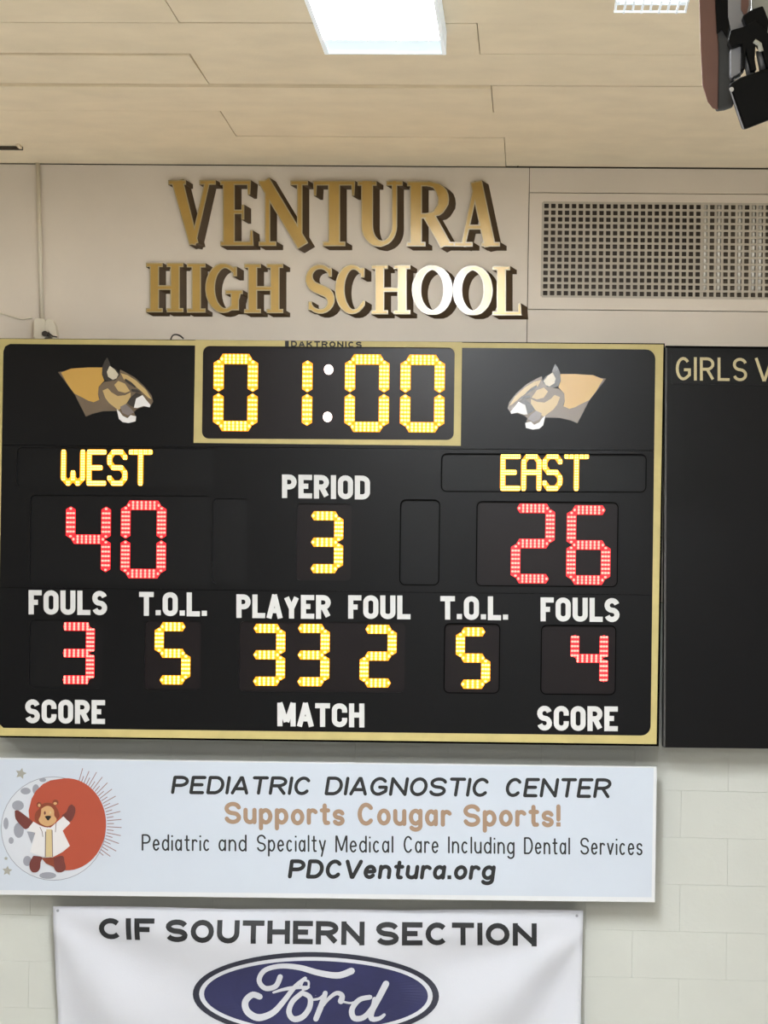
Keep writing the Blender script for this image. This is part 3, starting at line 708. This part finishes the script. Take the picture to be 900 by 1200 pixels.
# picture: moon, sun, bear
def circ(cx, cy, rx, ry=None, n=40, a0=0, a1=360): ry = ry or rx; return [(cx+rx*math.cos(math.radians(a0+(a1-a0)*k/n)), cy+ry*math.sin(math.radians(a0+(a1-a0)*k/n))) for k in range(n if a1-a0 == 360 else n+1)]
lay = [0]
def pr(q, P, m_):
    lay[0] += 1; y = YG-.001-.00018*lay[0]; q.prism(PW(P, y), y, YG-.00099, m_)
q = MB()
pr(q, circ(62.5, 971, 61.5, 61), 'print_grey'); pr(q, circ(62.5, 971, 60.7, 60.2), 'print_pale')
for cx, cy, rx, ry in ((21, 944, 7, 6), (22, 973, 6, 9), (7, 965, 3, 7), (13, 985, 3, 4), (30, 927, 6, 4), (32, 1009, 5, 6), (56, 1026, 10, 4), (42, 925, 4, 6), (50, 914, 4, 2.4)):
    pr(q, circ(cx, cy, rx, ry, 14), 'print_grey')
pr(q, [(37, 936), (42, 927), (50, 919), (59, 914.5)]+circ(78, 966, 46.3, 54, 30, -100, 92)+[(62, 1009), (47, 992), (35, 966), (33.5, 950)], 'print_red')
q.build('moon_and_sun', sg)
q = MB()
for k in range(30):
    a = math.radians(-72+k*3.75); r1 = 47.5; r2 = r1+(17 if k % 2 == 0 else 8)*(1.0 if 2 < k < 28 else .8)
    P = [(78+r1*math.cos(a)*1.0, 966+r1*1.13*math.sin(a)), (78+r2*math.cos(a), 966+(r2*1.13)*math.sin(a))]
    ribbon(q, P, .95, YG-.0016, YG-.001, 'print_ray')
q.build('sun_rays', sg)
q = MB()
B = lambda P: [(20+x/11.25, 930+y/11.25) for x, y in P]
lay[0] = 16
def sm(P, n=3): return smooth(P+[P[0]], n)[:-1]
pr(q, B(sm([(-30, 225), (20, 225), (120, 300), (190, 355), (200, 400), (120, 470), (60, 430), (-20, 330)])), 'print_maroon')
pr(q, B(sm([(720, 140), (768, 190), (755, 290), (700, 370), (620, 320), (590, 290), (650, 240), (680, 170)])), 'print_maroon')
pr(q, B([(130, 500), (240, 510), (190, 660)]), 'print_grey')
pr(q, B(sm([(215, 820), (330, 840), (310, 900), (300, 990), (260, 1035), (200, 1035), (165, 980), (170, 900)])), 'print_maroon')
pr(q, B(sm([(470, 850), (600, 820), (625, 900), (640, 990), (590, 1035), (520, 1030), (480, 960)])), 'print_maroon')
pr(q, B([(320, 850), (480, 840), (490, 970), (380, 920)]), 'print_brown')
pr(q, B([(215, 370), (300, 420), (440, 450), (520, 380), (610, 300), (700, 390), (600, 490), (695, 690), (600, 770), (470, 840), (330, 835), (170, 770), (215, 620), (240, 515), (135, 490), (160, 440)]), 'print_coat')
pr(q, B([(385, 470), (460, 470), (470, 835), (375, 835)]), 'print_khaki')
pr(q, B([(370, 500), (384, 500), (378, 835), (366, 835)]), 'emblem_grey')
pr(q, B([(455, 480), (468, 480), (474, 835), (464, 835)]), 'emblem_grey')
pr(q, B(sm([(290, 200), (330, 140), (400, 120), (480, 140), (530, 200), (560, 290), (530, 340), (440, 440), (330, 430), (240, 360), (240, 260)])), 'print_brown')
pr(q, B(circ(290, 148, 34, 38, 12)), 'print_brown'); pr(q, B(circ(505, 118, 40, 38, 12)), 'print_brown')
pr(q, B(circ(292, 155, 18, 22, 10)), 'print_face'); pr(q, B(circ(502, 130, 24, 18, 10)), 'print_face')
pr(q, B(sm([(320, 200), (380, 165), (440, 170), (485, 220), (490, 290), (522, 340), (480, 400), (400, 430), (320, 400), (285, 350), (310, 290)])), 'print_face')
pr(q, B(circ(366, 255, 13, 24, 10)), 'print_maroon'); pr(q, B(circ(440, 250, 10, 18, 10)), 'print_khaki')
pr(q, B(sm([(365, 300), (410, 292), (448, 300), (430, 335), (408, 355), (385, 330)])), 'emblem_dark')
y_ = YG-.0052
ribbon(q, B([(330, 360), (370, 395), (410, 400), (455, 390), (490, 360)]), .7, y_, y_+.0006, 'print_brown')
ribbon(q, B([(300, 440), (330, 500), (340, 570)]), .8, y_, y_+.003, 'emblem_grey')
ribbon(q, B([(515, 380), (510, 450), (505, 510)]), .8, y_, y_+.003, 'emblem_grey')
q.build('bear_picture', sg)
def star(cx, cy, r_, rot=0, m_='print_star'):
    P = []; q = MB()
    for k in range(10):
        a = math.radians(rot-90+36*k); rr = r_ if k % 2 == 0 else r_*.5; P.append((cx+rr*math.cos(a), cy+rr*math.sin(a)))
    q.prism(PW(P, YG-.0016), YG-.0016, YG-.001, m_); q.build('star', sg)
star(24.5, 906.5, 6.8, 14); star(8.5, 1020.5, 6, 5); star(7, 1006, 2.6)
# ================================================================== banner
YN = -.05
bn = thing('banner', 'white fabric banner with navy oval and black heading at the bottom', 'banner', (W(373, 1200)[0], YN, W(373, 1240)[1]))
bx0, bz1 = W(62, 1062); bx1, _ = W(683, 1068)
def cloth(x, z):
    u = (x-bx0)/(bx1-bx0); v = (bz1-z)
    a1 = math.atan2(v+.02, (x-bx0)+.05); r1 = math.hypot(v, x-bx0)
    a2 = math.atan2(v+.02, (bx1-x)+.05); r2 = math.hypot(v, bx1-x)
    f = .013*math.sin(a1*8+.6)*min(1, r1*2.2)*math.exp(-r1*1.1) + .015*math.sin(a2*9+1.2)*min(1, r2*2.2)*math.exp(-r2*1.0)
    f += .003*math.sin(u*21+v*9)+.0025*math.sin(u*9-v*14)
    f *= min(1, v*9+.05)*2.6
    return max(-.06, min(.03, -f-.006*min(1, v*3)))
q = MB(); NX, NZ = 120, 70; i0 = 0; zb = bz1-1.35
mi_ = q.mi('cloth_white')
for j in range(NZ+1):
    vpx = 1062+ (1430-1062)*j/NZ
    xl = 62+5*min(1, (j/NZ)*3); xr_ = 683.5-3*min(1, (j/NZ)*3)
    for i in range(NX+1):
        s_ = i/NX; u = xl+(xr_-xl)*s_; vv = vpx+5*s_+2.0*math.sin(math.pi*s_)*(1-min(1, j/6))-1.2*abs(math.sin(s_*math.pi*3))*(1-min(1, j/8))
        x, z = W(u, vv, YN); q.v.append((x, YN+cloth(x, z), z))
for j in range(NZ):
    for i in range(NX):
        a = j*(NX+1)+i; q.f.append((a, a+NX+1, a+NX+2, a+1)); q.m.append(mi_)
o = q.build('cloth', bn, smooth=True)
sl_ = o.modifiers.new('solid', 'SOLIDIFY'); sl_.thickness = .0015; sl_.offset = 1
def bmb(): q = MB(); q.yf = cloth; return q
for s_, a, b, t0, b0, t1, b1 in (('CIF', 116, 181.5, 1075.5, 1101, 1076, 1102), ('SOUTHERN', 195, 427.5, 1077, 1103, 1080, 1107), ('SECTION', 441, 629, 1080, 1107, 1082, 1109)):
    text(None, s_, a, b, t0, b0, t1, b1, 6.0, YN-.0035, YN-.0005, 'banner_black', r=.5, wr=.74, gap=.13, sub=5, parent=bn, yf=cloth)
cx, cy = 370, 1166.5
def ell(rx, ry, n=72): return [(cx+rx*math.cos(2*math.pi*k/n), cy+ry*math.sin(2*math.pi*k/n)+.008*rx*math.cos(2*math.pi*k/n)) for k in range(n)]
def band(q, rin, rout, y, m_, n=72):
    a, b = ell(*rin, n), ell(*rout, n)
    for k in range(n):
        k2 = (k+1) % n; q.prism(PW([a[k], a[k2], b[k2], b[k]], y), y, YN-.0003, m_)
q = bmb()
band(q, (136.5, 45.2), (144.5, 51.5), YN-.004, 'oval_navy'); band(q, (131.5, 41.5), (137, 45.8), YN-.0045, 'cloth_white')
for t0_, t1_ in ((0, .25), (.25, .5), (.5, .75), (.75, 1.0)):
    band(q, (max(.5, 132*t0_), max(.3, 42*t0_)), (132*t1_, 42*t1_), YN-.004, 'oval_blue')
q.build('oval_badge', bn)
q = bmb(); FZ = lambda P: [(200+x/2.647, 1100+y/2.647) for x, y in P]
def fs(P, wd, n=6):
    P = smooth(FZ(P), n); 
    k = len(P); ws = [wd[0]+(wd[1]-wd[0])*min(1, i/(k*.5)) if i < k*.5 else wd[1]+(wd[2]-wd[1])*(i-k*.5)/(k*.5) for i in range(k)]
    ws = [x_*1.25 for x_ in ws]
    ribbon(q, P, ws, YN-.0055, YN-.0003, 'cloth_white', cap='round')
fs([(340, 118), (325, 148), (292, 155), (274, 130), (292, 98), (340, 84), (400, 88), (460, 104), (520, 112), (562, 98)], (5, 4.5, 6.5))
fs([(418, 122), (385, 150), (350, 195), (315, 232), (270, 247), (236, 228), (230, 198), (252, 176), (275, 182)], (3.5, 6.5, 5.5))
fs([(318, 168), (350, 158), (384, 152), (428, 150)], (2, 3.5, 2.5))
fs([(404, 150), (412, 130), (428, 132), (426, 152), (410, 158)], (2, 2, 2), 4)
fs([(408, 168), (378, 195), (366, 228), (380, 250), (408, 244), (430, 215), (432, 182), (408, 168)], (4.5, 5.5, 4.5), 4)
fs([(432, 190), (460, 186), (478, 172)], (2, 2.5, 3), 4)
fs([(480, 168), (468, 205), (450, 250)], (4.5, 5.5, 5), 4)
fs([(462, 222), (488, 188), (515, 168), (532, 176), (528, 194)], (2.5, 4, 6), 4)
fs([(536, 196), (560, 200), (590, 190)], (2, 2, 2), 4)
fs([(618, 182), (585, 190), (562, 220), (568, 248), (598, 246), (626, 214), (632, 188)], (4.5, 5.5, 4), 4)
fs([(668, 140), (645, 185), (624, 225), (622, 250), (645, 250), (662, 238)], (6, 5.5, 2.5), 5)
q.build('script_lettering', bn)
for u, v in ((68, 1067), (676, 1073)):
    x, z = W(u, v, YN)
    q = MB(); q.tube([(x, YN-.008, z), (x, -.004, z)], .006, 'metal_grey', 10); q.build('grommet', bn)
# ================================================================== ceiling lamps
def lamp(x0, x1, ynear_wall, length, label, guard=False):
    """surface fixture; far end nearest the wall at y=-ynear_wall"""
    ya = -ynear_wall; yb_ = ya-length; zt = CEIL; zb2 = CEIL-.075
    t = thing('ceiling_lamp', label, 'light', ((x0+x1)/2, (ya+yb_)/2, CEIL), 'fluorescent ceiling lamps')
    q = MB(); q.box((x0, yb_, zb2+.02), (x1, ya, zt), 'lamp_frame'); q.build('housing', t)
    f = .014
    q = MB()
    for a, b in (((x0, yb_, zb2), (x0+f, ya, zb2+.02)), ((x1-f, yb_, zb2), (x1, ya, zb2+.02)), ((x0+f, ya-f, zb2), (x1-f, ya, zb2+.02)), ((x0+f, yb_, zb2), (x1-f, yb_+f, zb2+.02)), ((x0+f, ya-.20, zb2+.004), (x1-f, ya-.19, zb2+.016))):
        q.box(a, b, 'lamp_frame')
    q.build('frame', t)
    q = MB(); q.box((x0+f, ya-.19, zb2+.012), (x1-f, ya-f, zb2+.019), 'lamp_end'); q.build('end_plate', t)
    q = MB(); q.box((x0+f, yb_+f, zb2+.014), (x1-f, ya-.20, zb2+.019), 'lamp_diffuser'); q.build('diffuser', t)
    n_ = 4 if x1-x0 > .3 else 2
    for k in range(n_):
        x = x0+(x1-x0)*(k+.5)/n_
        q = MB(); q.tube([(x, ya-.21, zb2+.008), (x, yb_+.03, zb2+.008)], .008, 'lamp_tube', 8); q.build('tube', t, smooth=True)
    if guard:
        q = MB()
        for k in range(9):
            x = x0+(x1-x0)*k/8
            q.tube([(x, ya+.012*((k % 2)*2-1), zb2-.02), (x+(x1-x0)/9*(.6 if k % 2 else -.3), yb_, zb2-.02)], .0035, 'lamp_frame', 6)
        for k in range(10):
            y = ya+(yb_-ya)*k/9; q.tube([(x0-.004, y, zb2-.02), (x1+.004, y, zb2-.02)], .0035, 'lamp_frame', 6)
        q.build('wire_guard', t)
    return t
zl = CEIL-.075
(lx0, ly0), (lx1, ly1) = WC(380.5, 63, zl), WC(523, 65, zl)
lamp(lx0, lx1, -(ly0+ly1)/2, 1.22, 'glowing white fluorescent ceiling lamp at top centre above the lettering')
(gx0, gy0), (gx1, gy1) = WC(721, 6, zl), WC(803, 6, zl)
lamp(gx0, gx1, -gy0, 1.22, 'narrow lit lamp with wire guard cut off by the top right edge', True)
# ================================================================== hanging equipment, upper right
YE = -5.6
eq = thing('hoist_unit', 'dark ceiling-hung equipment with padded slab and black box, top right', 'equipment', (W(850, 60, YE)[0], YE, CEIL))
def E(P, d=0): return PW(P, YE+d)
topv = -362
q = MB(); q.prism(E([(819, topv), (819, -10), (820.5, 50), (823, 100), (829, 119), (835, 127), (841, 128.5), (842, 60), (838, 0), (838, topv)]), YE, YE+.035, 'pad_red', back=True, shear=(.006, .006)); q.build('edge_pad', eq, bevel=.0015)
q = MB(); q.prism(E([(838, topv), (838, 0), (840, 60), (839.5, 128), (850, 126.5), (860, 123), (862, 60), (858, 0), (858, topv)]), YE+.006, YE+.03, 'pad_grey', back=True); q.build('slab', eq, bevel=.004)
q = MB(); q.prism(E([(840, topv), (838.5, 10), (840, 40), (846, 34), (852, 44), (855, 24), (852, topv)]), YE-.004, YE+.006, 'plastic_black', back=True); q.build('backing_strip', eq)
q = MB(); q.prism(E([(852, topv), (853, 20), (857, 40), (869, 38), (880, 10), (880, topv)]), YE-.006, YE+.03, 'metal_grey', back=True); q.build('mounting_plate', eq)
q = MB(); q.prism(E([(868, topv), (868, 12), (873, 22), (877, 8), (874, topv)]), YE-.012, YE-.006, 'pad_red', back=True); q.build('strap', eq)
q = MB(); q.prism(E([(884, topv), (882, 6), (888, 14), (893, 24), (896, 34), (912, 48), (940, 50), (940, topv)]), YE+.02, YE+.05, 'pale_panel', back=True); q.build('reflector_panel', eq)
q = MB(); q.prism(E([(854.5, 61), (867, 57), (869, 88), (856.5, 95), (854.5, 90)]), YE-.03, YE+.02, 'metal_grey', back=True); q.build('bracket', eq, bevel=.002)
q = MB()
q.prism(E([(868, 38), (884, 30), (898, 46), (903, 84), (896, 86), (889, 62), (883, 54), (882, 76), (884, 88), (877, 90), (872, 68), (870, 88), (866, 88), (867, 58), (855, 62), (851, 54), (854, 42)]), YE-.05, YE-.01, 'plastic_black', back=True); q.build('yoke', eq, bevel=.002)
q = MB(); q.prism(E([(868, 24), (880, 16), (892, 12), (899, 30), (897, 44), (885, 48), (874, 40)]), YE-.04, YE-.005, 'plastic_black', back=True); q.build('pivot', eq, bevel=.003)
for P in ([(874, 66), (879, 88)], [(890, 60), (894, 82)]):
    q = MB(); q.tube([(W(u, v, YE-.03)[0], YE-.03, W(u, v, YE-.03)[1]) for u, v in P], .008, 'metal_grey', 10); q.build('rod', eq, smooth=True)
for P in ([(884, 48), (890, 52), (892, 60)],):
    q = MB(); q.tube([(W(u, v, YE-.055)[0], YE-.055, W(u, v, YE-.055)[1]) for u, v in P], .005, 'pale_panel', 8); q.build('clip', eq)
q = MB()
Pf = E([(853.5, 99), (867, 91), (905, 78), (930, 70), (942, 125), (871.5, 152.5)], -.06)
q.prism(Pf, YE-.06, YE+.1, 'plastic_black', back=True, shear=(.01, .03)); q.build('black_box', eq, bevel=.006)
q = MB(); disc(q, 857.5, 104.5, 2.6, 2.6, YE-.063, YE-.059, 'white_vinyl', 10); q.build('screw', eq)
q = MB(); ribbon(q, [(855, 103), (871.5, 151)], 1.4, YE-.062, YE-.06, 'metal_grey'); q.build('edge_trim', eq)
q = MB(); x, z = W(848, topv, YE); q.box((x-.02, YE+.01, CEIL-.05), (x+.02, YE+.06, CEIL), 'metal_grey'); q.build('ceiling_mount', eq)
